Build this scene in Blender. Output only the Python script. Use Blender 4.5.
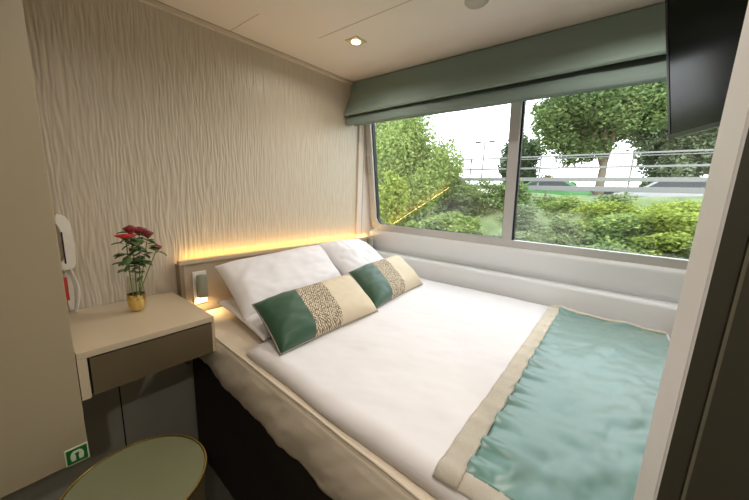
import bpy, bmesh, math, random
import numpy as np
from mathutils import Vector, Matrix, noise
random.seed(7)
for o in list(bpy.data.objects): bpy.data.objects.remove(o)
sc = bpy.context.scene
COL = sc.collection
PI = math.pi

# ------------------------------------------------------------------ camera
F_PX, YAW, PITCH, ROLL = 302.6, 0.91222, 0.17963, 0.0412
CAM = Vector((0.0, -1.75, 1.24))
fw = Vector((math.sin(YAW)*math.cos(PITCH), math.cos(YAW)*math.cos(PITCH), -math.sin(PITCH)))
r0 = Vector((math.cos(YAW), -math.sin(YAW), 0)); u0 = r0.cross(fw)
rt = r0*math.cos(ROLL) + u0*math.sin(ROLL); up = -r0*math.sin(ROLL) + u0*math.cos(ROLL)
cd = bpy.data.cameras.new('camera'); cam = bpy.data.objects.new('camera', cd); COL.objects.link(cam)
cd.sensor_width = 36.0; cd.lens = F_PX/749*36.0; cd.clip_start = 0.02; cd.clip_end = 500
m = Matrix((rt, up, -fw)).transposed().to_4x4(); m.translation = CAM
cam.matrix_world = m
sc.camera = cam

# ------------------------------------------------------------------ view, sky, sun
sc.view_settings.view_transform = 'Standard'; sc.view_settings.look = 'None'
sc.view_settings.gamma = 1; sc.view_settings.use_curve_mapping = False
sc.view_settings.exposure = 0.10
w = bpy.data.worlds.new('World'); sc.world = w; w.use_nodes = True
nt = w.node_tree; bg = nt.nodes['Background']
tc = nt.nodes.new('ShaderNodeTexCoord'); sx = nt.nodes.new('ShaderNodeSeparateXYZ'); rp = nt.nodes.new('ShaderNodeValToRGB')
nt.links.new(tc.outputs['Generated'], sx.inputs[0]); nt.links.new(sx.outputs['Z'], rp.inputs[0]); nt.links.new(rp.outputs[0], bg.inputs[0])
rp.color_ramp.elements[0].position = 0.0; rp.color_ramp.elements[0].color = (0.97, 0.985, 1.0, 1)
rp.color_ramp.elements[1].position = 0.9; rp.color_ramp.elements[1].color = (0.80, 0.90, 1.0, 1)
SKY = 4.6
bg.inputs[1].default_value = SKY
sd = bpy.data.lights.new('sun', 'SUN'); sd.energy = 2.8; sd.angle = math.radians(8); sd.color = (1.0, 0.95, 0.86)
so = bpy.data.objects.new('sun', sd); COL.objects.link(so); so.location = (-3, -2, 9)
so.rotation_euler = Vector((0.55, 0.35, -0.95)).to_track_quat('-Z', 'Y').to_euler()
pd = bpy.data.lights.new('window_portal', 'AREA'); pd.shape = 'RECTANGLE'; pd.size = 2.3; pd.size_y = 0.95; pd.cycles.is_portal = True
po = bpy.data.objects.new('window_portal', pd); COL.objects.link(po); po.location = (2.26, -1.15, 1.40)
po.rotation_euler = Vector((-1, 0, -0.16)).to_track_quat('-Z', 'Z').to_euler()

# ------------------------------------------------------------------ materials
def lin(c):
    return tuple(((v/255)/12.92 if v/255 <= 0.04045 else ((v/255+0.055)/1.055)**2.4) for v in c) + (1.0,)
MATS = {}
def M(name, rgb, rough=0.6, metal=0.0, bump=0.0, scale=50.0, stretch=(1, 1, 1), var=0.0, vscale=6.0, spec=0.5, emit=None, estr=0.0, sheen=0.0, coat=0.0):
    if name in MATS: return MATS[name]
    mt = bpy.data.materials.new(name); mt.use_nodes = True; n = mt.node_tree.nodes; l = mt.node_tree.links
    b = n['Principled BSDF']; b.inputs['Base Color'].default_value = lin(rgb)
    b.inputs['Roughness'].default_value = rough; b.inputs['Metallic'].default_value = metal
    b.inputs['Specular IOR Level'].default_value = spec
    if sheen: b.inputs['Sheen Weight'].default_value = sheen
    if coat: b.inputs['Coat Weight'].default_value = coat
    if emit: b.inputs['Emission Color'].default_value = lin(emit); b.inputs['Emission Strength'].default_value = estr
    tco = n.new('ShaderNodeTexCoord'); mp = n.new('ShaderNodeMapping'); mp.inputs['Scale'].default_value = stretch
    l.new(tco.outputs['Object'], mp.inputs[0])
    if bump:
        nz = n.new('ShaderNodeTexNoise'); nz.inputs['Scale'].default_value = scale; nz.inputs['Detail'].default_value = 4
        l.new(mp.outputs[0], nz.inputs['Vector'])
        bp = n.new('ShaderNodeBump'); bp.inputs['Strength'].default_value = bump; bp.inputs['Distance'].default_value = 0.01
        l.new(nz.outputs['Fac'], bp.inputs['Height']); l.new(bp.outputs[0], b.inputs['Normal'])
    if var:
        nv = n.new('ShaderNodeTexNoise'); nv.inputs['Scale'].default_value = vscale; nv.inputs['Detail'].default_value = 3
        l.new(mp.outputs[0], nv.inputs['Vector'])
        mr = n.new('ShaderNodeMapRange'); mr.inputs[1].default_value = 0.3; mr.inputs[2].default_value = 0.7
        mr.inputs[3].default_value = 1-var; mr.inputs[4].default_value = 1+var
        l.new(nv.outputs['Fac'], mr.inputs[0])
        mx = n.new('ShaderNodeVectorMath'); mx.operation = 'SCALE'; mx.inputs[0].default_value = lin(rgb)[:3]
        l.new(mr.outputs[0], mx.inputs['Scale']); l.new(mx.outputs[0], b.inputs['Base Color'])
    MATS[name] = mt; return mt

def glass_pane(name, tint=(0.97, 0.985, 0.98), ior=1.52):
    mt = bpy.data.materials.new(name); mt.use_nodes = True; n = mt.node_tree.nodes; l = mt.node_tree.links
    n.remove(n['Principled BSDF']); out = n['Material Output']
    tr = n.new('ShaderNodeBsdfTransparent'); tr.inputs[0].default_value = (*tint, 1)
    gl = n.new('ShaderNodeBsdfGlossy'); gl.inputs['Roughness'].default_value = 0.01
    lw_ = n.new('ShaderNodeLayerWeight'); lw_.inputs[0].default_value = 0.5
    pw = n.new('ShaderNodeMath'); pw.operation = 'POWER'; pw.inputs[1].default_value = 5; l.new(lw_.outputs['Facing'], pw.inputs[0])
    fr = n.new('ShaderNodeMath'); fr.operation = 'MULTIPLY_ADD'; fr.inputs[1].default_value = 0.9; fr.inputs[2].default_value = 0.06; l.new(pw.outputs[0], fr.inputs[0])
    mx = n.new('ShaderNodeMixShader'); l.new(fr.outputs[0], mx.inputs[0]); l.new(tr.outputs[0], mx.inputs[1]); l.new(gl.outputs[0], mx.inputs[2])
    l.new(mx.outputs[0], out.inputs[0]); return mt

def leaf_mat(name, rgb, rgb2, trans=0.35):
    mt = bpy.data.materials.new(name); mt.use_nodes = True; n = mt.node_tree.nodes; l = mt.node_tree.links
    n.remove(n['Principled BSDF']); out = n['Material Output']
    g = n.new('ShaderNodeNewGeometry'); cr = n.new('ShaderNodeValToRGB')
    cr.color_ramp.elements[0].color = lin(rgb); cr.color_ramp.elements[1].color = lin(rgb2)
    l.new(g.outputs['Random Per Island'], cr.inputs[0])
    d = n.new('ShaderNodeBsdfDiffuse'); t = n.new('ShaderNodeBsdfTranslucent'); mx = n.new('ShaderNodeMixShader'); mx.inputs[0].default_value = trans
    l.new(cr.outputs[0], d.inputs[0]); l.new(cr.outputs[0], t.inputs[0]); l.new(d.outputs[0], mx.inputs[1]); l.new(t.outputs[0], mx.inputs[2])
    l.new(mx.outputs[0], out.inputs[0]); return mt

def weave_mat(name, c1, c2, scale=110.0):
    """woven yarn: two sets of crossing threads in pale and brown"""
    mt = bpy.data.materials.new(name); mt.use_nodes = True; n = mt.node_tree.nodes; l = mt.node_tree.links
    b = n['Principled BSDF']; b.inputs['Roughness'].default_value = 0.85
    tco = n.new('ShaderNodeTexCoord'); mp = n.new('ShaderNodeMapping'); mp.inputs['Rotation'].default_value = (0, 0, 0.78)
    l.new(tco.outputs['UV'], mp.inputs[0])
    ck = n.new('ShaderNodeTexVoronoi'); ck.inputs['Scale'].default_value = scale; ck.inputs['Randomness'].default_value = 0.35
    l.new(mp.outputs[0], ck.inputs['Vector'])
    cr = n.new('ShaderNodeValToRGB'); cr.color_ramp.elements[0].position = 0.28; cr.color_ramp.elements[0].color = lin(c1)
    cr.color_ramp.elements[1].position = 0.55; cr.color_ramp.elements[1].color = lin(c2)
    l.new(ck.outputs['Distance'], cr.inputs[0]); l.new(cr.outputs[0], b.inputs['Base Color'])
    bp = n.new('ShaderNodeBump'); bp.inputs['Strength'].default_value = 0.7; bp.inputs['Distance'].default_value = 0.004; bp.invert = True
    l.new(ck.outputs['Distance'], bp.inputs['Height']); l.new(bp.outputs[0], b.inputs['Normal'])
    return mt

# ------------------------------------------------------------------ object helpers
def tag(o, label=None, cat=None, group=None, kind=None):
    if label: o['label'] = label
    if cat: o['category'] = cat
    if group: o['group'] = group
    if kind: o['kind'] = kind
    return o
def wloc(o):
    v = Vector((0, 0, 0))
    while o is not None: v += o.location; o = o.parent
    return v
def empty(name, loc, label=None, cat=None, group=None, kind=None):
    o = bpy.data.objects.new(name, None); COL.objects.link(o); o.location = loc; o.empty_display_size = 0.1
    return tag(o, label, cat, group, kind)
def link(name, me, mat, parent=None, loc=None, smooth=False):
    """mesh data is in world coordinates; move it into the parent's (or its own) frame"""
    base = wloc(parent) if parent else (Vector(loc) if loc else Vector((0, 0, 0)))
    me.transform(Matrix.Translation(-base))
    if mat is not None:
        for mm in (mat if isinstance(mat, (list, tuple)) else [mat]): me.materials.append(mm)
    if smooth:
        me.polygons.foreach_set('use_smooth', [True]*len(me.polygons))
    o = bpy.data.objects.new(name, me); COL.objects.link(o)
    if parent: o.parent = parent
    elif loc: o.location = loc
    return o
def from_bm(name, bm, mat, parent=None, loc=None, smooth=False):
    bmesh.ops.recalc_face_normals(bm, faces=bm.faces[:])
    me = bpy.data.meshes.new(name); bm.to_mesh(me); bm.free()
    return link(name, me, mat, parent, loc, smooth)
def box_bm(lo, hi, bev=0.0, seg=2, bm=None, mtx=None):
    own = bm is None
    b = bmesh.new(); r = bmesh.ops.create_cube(b, size=1)
    for v in b.verts:
        v.co = Vector([(lo[i]+hi[i])/2 + v.co[i]*(hi[i]-lo[i]) for i in range(3)])
    if bev: bmesh.ops.bevel(b, geom=b.edges[:], offset=bev, segments=seg, affect='EDGES', profile=0.5)
    if mtx is not None: bmesh.ops.transform(b, matrix=mtx, verts=b.verts[:])
    if own: return b
    me = bpy.data.meshes.new('t'); b.to_mesh(me); b.free(); bm.from_mesh(me); bpy.data.meshes.remove(me); return bm
def box(name, lo, hi, mat, parent=None, bev=0.0, seg=2, loc=None, mtx=None):
    return from_bm(name, box_bm(lo, hi, bev, seg, mtx=mtx), mat, parent, loc)
def prism(name, poly, axis, a, b, mat, parent=None, loc=None, bev=0.0, smooth=False):
    """poly: 2D points; axis: 'y' -> (x,z) extruded in y, 'z' -> (x,y), 'x' -> (y,z)"""
    bm = bmesh.new()
    def P(p, t): return {'y': (p[0], t, p[1]), 'z': (p[0], p[1], t), 'x': (t, p[0], p[1])}[axis]
    v0 = [bm.verts.new(P(p, a)) for p in poly]; v1 = [bm.verts.new(P(p, b)) for p in poly]; n = len(poly)
    bm.faces.new(v0); bm.faces.new(v1[::-1])
    for i in range(n): bm.faces.new((v0[i], v0[(i+1) % n], v1[(i+1) % n], v1[i]))
    if bev: bmesh.ops.bevel(bm, geom=bm.edges[:], offset=bev, segments=2, affect='EDGES')
    return from_bm(name, bm, mat, parent, loc, smooth)
def grid(name, nu, nv, fn, mat, parent=None, loc=None, smooth=True, uv=True, closed_u=False):
    V = [fn(i/(nu-1 if not closed_u else nu), j/(nv-1)) for j in range(nv) for i in range(nu)]
    Fc = []; UV = []
    for j in range(nv-1):
        for i in range(nu if closed_u else nu-1):
            k = (i+1) % nu
            Fc.append((j*nu+i, j*nu+k, (j+1)*nu+k, (j+1)*nu+i))
    me = bpy.data.meshes.new(name); me.from_pydata(V, [], Fc)
    if uv:
        lay = me.uv_layers.new(name='UVMap')
        idx = [l.vertex_index for l in me.loops]
        for li, vi in enumerate(idx): lay.data[li].uv = ((vi % nu)/(nu-1), (vi//nu)/(nv-1))
    me.update()
    return link(name, me, mat, parent, loc, smooth)
def solidify(o, t, off=-1):
    s = o.modifiers.new('solid', 'SOLIDIFY'); s.thickness = t; s.offset = off; return o
def lathe(name, prof, c, mat, parent=None, loc=None, seg=40, cap=True, smooth=True):
    bm = bmesh.new(); rings = []
    for r, z in prof:
        rings.append([bm.verts.new((c[0]+r*math.cos(2*PI*k/seg), c[1]+r*math.sin(2*PI*k/seg), c[2]+z)) for k in range(seg)])
    for a, b in zip(rings, rings[1:]):
        for k in range(seg): bm.faces.new((a[k], a[(k+1) % seg], b[(k+1) % seg], b[k]))
    if cap: bm.faces.new(rings[0]); bm.faces.new(rings[-1])
    o = from_bm(name, bm, mat, parent, loc, smooth)
    if smooth: o.data.set_sharp_from_angle(angle=0.7)
    return o
def tube(name, pts, r, mat, parent=None, loc=None, seg=8, taper=None):
    pts = [Vector(p) for p in pts]; bm = bmesh.new(); rings = []
    for i, p in enumerate(pts):
        d = (pts[min(i+1, len(pts)-1)]-pts[max(i-1, 0)]).normalized()
        a = d.orthogonal().normalized() if i == 0 else (pa - d*pa.dot(d)).normalized()
        pa = a; b = d.cross(a); rr = r if taper is None else r*(1+(taper-1)*i/(len(pts)-1))
        rings.append([bm.verts.new(p+(a*math.cos(2*PI*k/seg)+b*math.sin(2*PI*k/seg))*rr) for k in range(seg)])
    for a, b in zip(rings, rings[1:]):
        for k in range(seg): bm.faces.new((a[k], a[(k+1) % seg], b[(k+1) % seg], b[k]))
    bm.faces.new(rings[0]); bm.faces.new(rings[-1][::-1])
    return from_bm(name, bm, mat, parent, loc, True)
def copy_tree(o, loc, label=None, parent=None):
    c = o.copy(); COL.objects.link(c)
    if parent: c.parent = parent
    else: c.location = loc
    if label: c['label'] = label
    for ch in list(o.children): copy_tree(ch, None, None, c)
    return c
def nz(x, y, z=0.0): return noise.noise(Vector((x, y, z)))
def fnz(x, y, z=0.0): return noise.fractal(Vector((x, y, z)), 1.0, 2.0, 3)

# window wall leans inward towards the top: x of its plane at height z
def WX(z): return 2.196 - 0.162*(z-0.9)
def ceil_z(x): return 2.047 + 0.035*(x-0.55)

# ------------------------------------------------------------------ palette
m_paper = M('textured_wallpaper', (194, 181, 161), 0.36, var=0.05, vscale=60, stretch=(1, 1, 0.12), spec=0.45)
m_smoothwall = M('smooth_panel', (208, 194, 180), 0.55, var=0.02)
m_ceil = M('ceiling_paint', (224, 214, 205), 0.5, bump=0.02, scale=30)
m_floor = M('floor_carpet', (84, 78, 68), 0.9, bump=0.4, scale=300)
m_greywall = M('grey_laminate', (186, 185, 172), 0.5, var=0.05)
m_backwall = M('corridor_wall', (170, 160, 140), 0.7)
m_olive = M('olive_beige_laminate', (168, 154, 126), 0.42, var=0.015, vscale=2)
m_white_hull = M('white_hull_panel', (232, 235, 238), 0.45, bump=0.05, scale=12, stretch=(1, 0.25, 1))
m_frame = M('window_aluminium', (196, 194, 192), 0.4, metal=0.15)
m_gasket = M('black_gasket', (28, 28, 28), 0.6)
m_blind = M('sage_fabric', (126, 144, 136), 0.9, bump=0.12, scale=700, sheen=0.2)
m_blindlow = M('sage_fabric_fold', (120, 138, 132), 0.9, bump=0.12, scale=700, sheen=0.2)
m_taupe = M('taupe_laminate', (176, 160, 138), 0.42)
m_top = M('nightstand_top', (196, 178, 150), 0.38)
m_drawer = M('bronze_drawer_front', (112, 98, 74), 0.35, metal=0.35, var=0.04, vscale=3)
m_black = M('black_gap', (12, 12, 11), 0.6)
m_white_cotton = M('white_cotton', (228, 223, 223), 0.85, bump=0.03, scale=9, sheen=0.15)
m_sheet = M('cream_sheet', (226, 212, 192), 0.75, bump=0.12, scale=10, sheen=0.1)
m_skirt = M('dark_bed_base', (42, 34, 28), 0.8, var=0.06)
m_teal = M('teal_satin', (72, 122, 110), 0.36, bump=0.05, scale=6, sheen=0.7, spec=0.8)
m_green = M('green_velvet', (30, 74, 46), 0.5, bump=0.05, scale=20, sheen=0.35)
m_linen = M('beige_linen', (210, 194, 166), 0.7, bump=0.1, scale=160)
m_piping = M('grey_piping', (150, 142, 126), 0.8)
m_weave = weave_mat('woven_basket_cloth', (222, 208, 182), (112, 92, 68), 52)
m_border = weave_mat('woven_beige_border', (240, 230, 214), (218, 204, 180), 260)
m_gold = M('gold_leaf', (232, 205, 130), 0.18, metal=1.0, bump=0.15, scale=60)
m_brass = M('brass_rim', (176, 146, 74), 0.3, metal=0.9)
m_chrome = M('satin_nickel', (190, 186, 178), 0.3, metal=0.9)
m_whiteplastic = M('white_plastic', (232, 226, 216), 0.35)
m_red = M('red_plastic', (190, 60, 40), 0.4)
m_tvblack = M('tv_black', (14, 14, 14), 0.35)
m_screen = M('tv_screen', (8, 10, 9), 0.14, spec=0.3)
m_strip = M('light_grey_trim', (232, 230, 228), 0.4)
m_darkdoor = M('dark_olive_laminate', (64, 62, 50), 0.45, bump=0.05, scale=8, stretch=(1, 1, 0.1))

# ------------------------------------------------------------------ the room shell
FZ = -0.25     # floor level
YF, XL, YB = -2.32, -0.95, -2.95     # foot wall, left side, corridor wall behind the camera
# headboard wall: relief wallpaper as real ridges
def paper(u, v):
    x = XL + u*(2.02-XL); z = 0.62 + v*(ceil_z(x)-0.62)
    wob = nz(x*9, z*5.0, 3)*0.9 + nz(x*30, z*14, 9)*0.45
    h = nz(x*122 + wob*0.9, z*9.5, 1.3)
    h = max(-0.3, min(0.3, h))*1.4
    h2 = nz(x*190, z*16, 7)*0.3
    return (x, -0.0022*(h+h2), z)
wp = grid('wall_headboard', 1150, 190, paper, m_paper, uv=False); tag(wp, kind='structure')
box('wall_back', (XL-0.1, 0.02, FZ), (2.225, 0.12, 2.10), m_smoothwall)['kind'] = 'structure'
lw = box('wall_lower', (XL, -0.006, FZ), (0.62, 0.02, 0.66), m_greywall, bev=0.001); lw['kind'] = 'structure'
for i, x in enumerate((0.297, -0.25)):
    t = box('seam_strip', (x-0.0025, -0.0075, FZ), (x+0.0025, -0.0055, 0.66), m_black, lw)
# smooth vertical panel between wallpaper and window wall
t = prism('trim_1', [(1.975, 0.6), (2.26, 0.6), (WX(0.85), 0.85), (WX(2.09)+.02, 2.09), (1.975, 2.09)], 'y', -0.016, 0.0, m_smoothwall, bev=0.001); t['kind'] = 'structure'
t = box('trim_2', (2.035, -0.0185, 0.6), (2.039, -0.0155, 2.0), M('panel_seam', (150, 140, 124), 0.6)); t['kind'] = 'structure'
# ceiling, slightly sloped like the deck above it
def slab(name, x0, x1, y0, y1, z0, z1, mat, t=0.05):
    bm = bmesh.new()
    vs = [bm.verts.new(p) for p in ((x0, y0, z0), (x1, y0, z1), (x1, y1, z1), (x0, y1, z0), (x0, y0, z0+t), (x1, y0, z1+t), (x1, y1, z1+t), (x0, y1, z0+t))]
    for f in ((0, 1, 2, 3), (4, 5, 6, 7), (0, 1, 5, 4), (1, 2, 6, 5), (2, 3, 7, 6), (3, 0, 4, 7)): bm.faces.new([vs[i] for i in f])
    o = from_bm(name, bm, mat); o['kind'] = 'structure'; return o
ce = slab('ceiling', XL-0.1, 2.06, YB-0.1, 0.1, ceil_z(XL-0.1), ceil_z(2.06), m_ceil)
m_seam = M('ceiling_seam', (160, 148, 134), 0.6)
for x, y0, y1 in ((0.905, -0.02, -0.30), (1.235, -0.35, -1.35)):
    o = slab('trim_3', x-0.0012, x+0.0012, y1, y0, ceil_z(x)-0.001, ceil_z(x)-0.001, m_seam, 0.002)
o = slab('trim_4', XL, 1.90, -0.022, -0.0, ceil_z(XL)-0.018, ceil_z(1.90)-0.018, M('cornice_strip', (212, 198, 180), 0.5), 0.02)
o = slab('trim_5', XL, 1.90, -0.030, -0.022, ceil_z(XL)-0.0015, ceil_z(1.90)-0.0015, m_seam, 0.002)
box('floor', (XL-0.1, YB-0.1, FZ-0.05), (2.36, 0.1, FZ), m_floor)['kind'] = 'structure'
box('wall_left', (XL-0.1, YB, FZ), (XL, 0.02, 1.985), m_backwall)['kind'] = 'structure'
box('wall_corridor', (XL-0.1, YB-0.1, FZ), (2.06, YB, 1.99), m_backwall)['kind'] = 'structure'
box('wall_foot', (0.52, YF-0.06, FZ), (2.06, YF, 2.06), m_smoothwall)['kind'] = 'structure'

# window wall: upper, lower and side bands around the opening
Y0W, Y1W = -0.055, -2.28; ZB, ZT = 0.955, 1.92
def lean_prism(name, ylo, yhi, zlo, zhi, d0, d1, mat, parent=None, bev=0.0, n=1, loc=None):
    """slab of the leaning wall: between offsets d0 (room side) and d1 (outside) of its plane"""
    bm = bmesh.new()
    P = [(WX(zlo)+d0, zlo), (WX(zlo)+d1, zlo), (WX(zhi)+d1, zhi), (WX(zhi)+d0, zhi)]
    v0 = [bm.verts.new((p[0], ylo, p[1])) for p in P]; v1 = [bm.verts.new((p[0], yhi, p[1])) for p in P]
    bm.faces.new(v0); bm.faces.new(v1[::-1])
    for i in range(4): bm.faces.new((v0[i], v0[(i+1) % 4], v1[(i+1) % 4], v1[i]))
    if bev: bmesh.ops.bevel(bm, geom=bm.edges[:], offset=bev, segments=2, affect='EDGES')
    return from_bm(name, bm, mat, parent, loc)
# wall cross-section below the window (sill, upper panel, ledge, lower panel), extruded along y
prof = [(2.36, FZ), (2.36, 0.930), (2.192, 0.930), (2.176, 0.928), (2.160, 0.920), (2.154, 0.909), (2.156, 0.895), (2.176, 0.800), (2.188, 0.762), (2.200, 0.750), (2.203, 0.738),
        (2.203, 0.45), (2.203, FZ)]
t = prism('wall_window', prof, 'y', YB, 0.02, m_white_hull); t['kind'] = 'structure'; t.data.set_sharp_from_angle(angle=0.9)
t = prism('wall_ledge', [(2.203, FZ), (2.203, 0.741), (2.160, 0.745), (2.118, 0.747), (2.104, 0.741), (2.098, 0.725), (2.100, 0.66), (2.104, 0.50), (2.106, FZ)], 'y', YB, -0.068, m_white_hull); t['kind'] = 'structure'; t.data.set_sharp_from_angle(angle=0.9)
lean_prism('wall_window_top', YB, 0.02, ZT-0.01, 2.14, 0.0, 0.04, m_smoothwall)['kind'] = 'structure'
lean_prism('wall_window_side', Y0W+0.02, 0.02, 0.92, ZT, 0.0, 0.03, m_smoothwall)['kind'] = 'structure'
lean_prism('wall_window_foot', YB, Y1W, 0.92, ZT, 0.0, 0.04, m_smoothwall)['kind'] = 'structure'

# the window itself
def rrect(y0, y1, z0, z1, r, seg=8, rs=None):
    pts = []; rs = rs or (r, r, r, r); q = r
    for (sy, sz, a0, r) in ((1, 0, -90, rs[0]), (1, 1, 0, rs[1]), (0, 1, 90, rs[2]), (0, 0, 180, rs[3])):
        cy = y1-r if sy else y0+r; cz = z1-r if sz else z0+r
        for k in range(seg+1):
            a = math.radians(a0+90*k/seg); pts.append((cy+r*math.cos(a), cz+r*math.sin(a)))
    return pts
def lean_ring(name, outer, inner, d0, d1, mat, parent, bev=0.0):
    bm = bmesh.new(); n = len(outer)
    def V(p, d): return bm.verts.new((WX(p[1])+d, p[0], p[1]))
    A = [V(p, d0) for p in outer]; B = [V(p, d0) for p in inner]; C = [V(p, d1) for p in outer]; D = [V(p, d1) for p in inner]
    for i in range(n):
        k = (i+1) % n
        bm.faces.new((A[i], A[k], B[k], B[i])); bm.faces.new((C[i], D[i], D[k], C[k]))
        bm.faces.new((B[i], B[k], D[k], D[i])); bm.faces.new((A[i], C[i], C[k], A[k]))
    return from_bm(name, bm, mat, parent)
win = empty('window_1', (WX(0.93), -1.15, 0.925), kind='structure')
ym0, ym1 = -1.232, -1.172
lean_ring('window_frame', rrect(Y1W, Y0W+0.035, ZB-0.032, ZT+0.02, 0.11), rrect(Y1W+0.05, -0.078, ZB+0.022, ZT-0.02, 0.075, rs=(0.075, 0.05, 0.05, 0.01)), -0.014, 0.034, m_frame, win)
lean_prism('mullion', ym0, ym1, ZB+0.01, ZT-0.01, -0.012, 0.05, m_frame, win, bev=0.003)
lean_ring('gasket', rrect(ym1, -0.077, ZB+0.021, ZT-0.02, 0.076, rs=(0.076, 0.02, 0.002, 0.002)), rrect(ym1+0.005, -0.086, ZB+0.030, ZT-0.03, 0.070, rs=(0.070, 0.02, 0.002, 0.002)), 0.004, 0.04, m_gasket, win)
lean_ring('gasket', rrect(Y1W+0.05, ym0, ZB+0.005, ZT-0.02, 0.004), rrect(Y1W+0.058, ym0-0.012, ZB+0.012, ZT-0.03, 0.002), 0.008, 0.04, m_gasket, win)
lean_prism('sash_rail', ym1, -0.12, ZB+0.015, ZB+0.030, -0.004, 0.03, m_frame, win, bev=0.002)
gp = glass_pane('window_glass')
lean_prism('glass_pane', ym1+0.002, -0.080, ZB+0.02, ZT-0.02, 0.020, 0.026, gp, win)
lean_prism('glass_pane', Y1W+0.052, ym0-0.002, ZB+0.005, ZT-0.02, 0.030, 0.036, gp, win)
lean_prism('window_latch', -0.052, -0.034, 1.405, 1.560, -0.034, -0.013, M('latch_grey', (176, 170, 164), 0.4), win, bev=0.003)

# ------------------------------------------------------------------ roman blind
bl = empty('roman_blind', (1.90, -1.1, 1.78), 'sage green fabric roman blind drawn up under the ceiling above the window', 'blind')
YB0, YB1 = -0.012, -2.25
def sweep_profile(name, P, y0, y1, mat, parent, n=120, amp=0.003, seedv=0, tuck=0.0, lift=0.010):
    P = [Vector((a, b)) for a, b in P]
    def fn(u, v):
        s = v*(len(P)-1); i = min(int(s), len(P)-2); q = P[i].lerp(P[i+1], s-i); y = y0+(y1-y0)*u
        k = min(1, (2.09-q.y)/0.2)
        dx = amp*k*(fnz(y*3.1, q.y*6, seedv))*1.5
        e = tuck*math.exp(-u*(y0-y1)/0.03)
        return (q.x+dx+e, y, q.y + amp*0.6*nz(y*2.3, seedv, 4) + lift*u*min(1, (2.09-q.y)/0.2))
    return grid(name, n, len(P)*4, fn, mat, parent)
ct = ceil_z(1.87)-0.004
front = [(1.872, ct), (1.868, 2.05), (1.858, 1.99), (1.832, 1.92), (1.804, 1.870), (1.791, 1.851), (1.789, 1.840), (1.797, 1.832), (1.813, 1.837), (1.850, 1.870)]
o = sweep_profile('upper_fold', front, YB0, YB1, m_blind, bl, amp=0.004, seedv=1, tuck=0.0, lift=0.036); solidify(o, 0.003)
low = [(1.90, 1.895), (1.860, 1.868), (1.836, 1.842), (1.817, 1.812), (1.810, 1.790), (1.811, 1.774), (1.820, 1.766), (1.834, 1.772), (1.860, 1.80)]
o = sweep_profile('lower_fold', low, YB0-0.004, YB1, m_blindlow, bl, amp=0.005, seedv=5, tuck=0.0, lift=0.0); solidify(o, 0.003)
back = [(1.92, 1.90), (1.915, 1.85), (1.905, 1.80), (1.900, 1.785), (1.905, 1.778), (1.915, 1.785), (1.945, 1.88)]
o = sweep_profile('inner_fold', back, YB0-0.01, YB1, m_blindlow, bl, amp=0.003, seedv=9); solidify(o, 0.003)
box('headrail', (1.882, YB1, ct-0.035), (1.99, YB0, ct+0.0), M('headrail_dark', (60, 62, 56), 0.6), bl)

# ------------------------------------------------------------------ headboard
hb = empty('headboard', (1.38, -0.03, 0.0), 'taupe laminate headboard with raised edge running behind the bed to the window wall', 'headboard')
HX0, HX1, HZ = 0.572, 2.128, 0.86
box('panel', (HX0+0.02, -0.045, 0.30), (HX1, -0.009, HZ-0.012), m_taupe, hb, bev=0.002)
box('side_edge', (HX0, -0.062, 0.30), (HX0+0.022, -0.009, HZ-0.011), M('dark_taupe_edge', (132, 118, 98), 0.45), hb, bev=0.002)
box('top_edge', (HX0, -0.064, HZ-0.012), (HX1+0.015, -0.034, HZ+0.008), M('warm_top_edge', (186, 168, 140), 0.4), hb, bev=0.002)
box('corner_post', (HX1, -0.062, 0.52), (2.141, -0.017, HZ-0.012), M('grey_corner_post', (150, 142, 128), 0.5), hb, bev=0.003)
# LED strip lying in the slot behind the headboard's top edge
m_led = M('led_glow', (255, 200, 90), 0.5, emit=(255, 188, 80), estr=6.0)
led = empty('led_strip', (1.35, -0.021, HZ-0.02), 'warm yellow LED light strip glowing along the top of the headboard', 'light strip')
box('light_strip', (HX0+0.03, -0.033, HZ-0.011), (HX1+0.01, -0.018, HZ-0.004), m_led, led)
ld = bpy.data.lights.new('led_light', 'AREA'); ld.shape = 'RECTANGLE'; ld.size = 1.5; ld.size_y = 0.012; ld.energy = 1.9; ld.color = (1.0, 0.66, 0.22)
lo_ = bpy.data.objects.new('led_light', ld); COL.objects.link(lo_); lo_.parent = led; lo_.location = (0, -0.004, 0.019); lo_.rotation_euler = (PI+0.5, 0, 0)

# reading lamps set into the headboard
def lamp_cyl(cx, cz, label, hidden_scale=1.0):
    L = empty('reading_lamp', (cx, -0.045, cz-0.10), label, 'reading lamp', 'reading lamps on the headboard')
    box('wall_plate', (cx-0.034, -0.052, cz-0.105), (cx+0.036, -0.0445, cz+0.075), m_whiteplastic, L, bev=0.003)
    lathe('lamp_shade', [(0.0245, -0.056), (0.026, -0.056), (0.026, 0.052), (0.022, 0.060), (0.006, 0.062), (0.0, 0.062)], (cx-0.002, -0.083, cz+0.0), M('lamp_grey', (150, 152, 138), 0.45), L, cap=False)
    lathe('bulb', [(0.0, -0.046), (0.016, -0.046), (0.016, -0.040), (0.0, -0.040)], (cx-0.002, -0.083, cz+0.0), M('lamp_bulb', (255, 230, 170), 0.4, emit=(255, 214, 140), estr=14), L, cap=False)
    box('bracket', (cx-0.002, -0.066, cz-0.008), (cx+0.014, -0.050, cz+0.008), m_chrome, L, bev=0.002)
    pl = bpy.data.lights.new('bulb_light', 'SPOT'); pl.energy = 1.2; pl.color = (1.0, 0.72, 0.34); pl.spot_size = 2.4; pl.spot_blend = 0.6; pl.shadow_soft_size = 0.012
    q = bpy.data.objects.new('bulb_light', pl); COL.objects.link(q); q.parent = L; q.location = (-0.002, -0.038, 0.10-0.056)
    return L
lamp_cyl(0.668, 0.725, 'small nickel cylinder reading lamp glowing on a white plate beside the nightstand')
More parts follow.
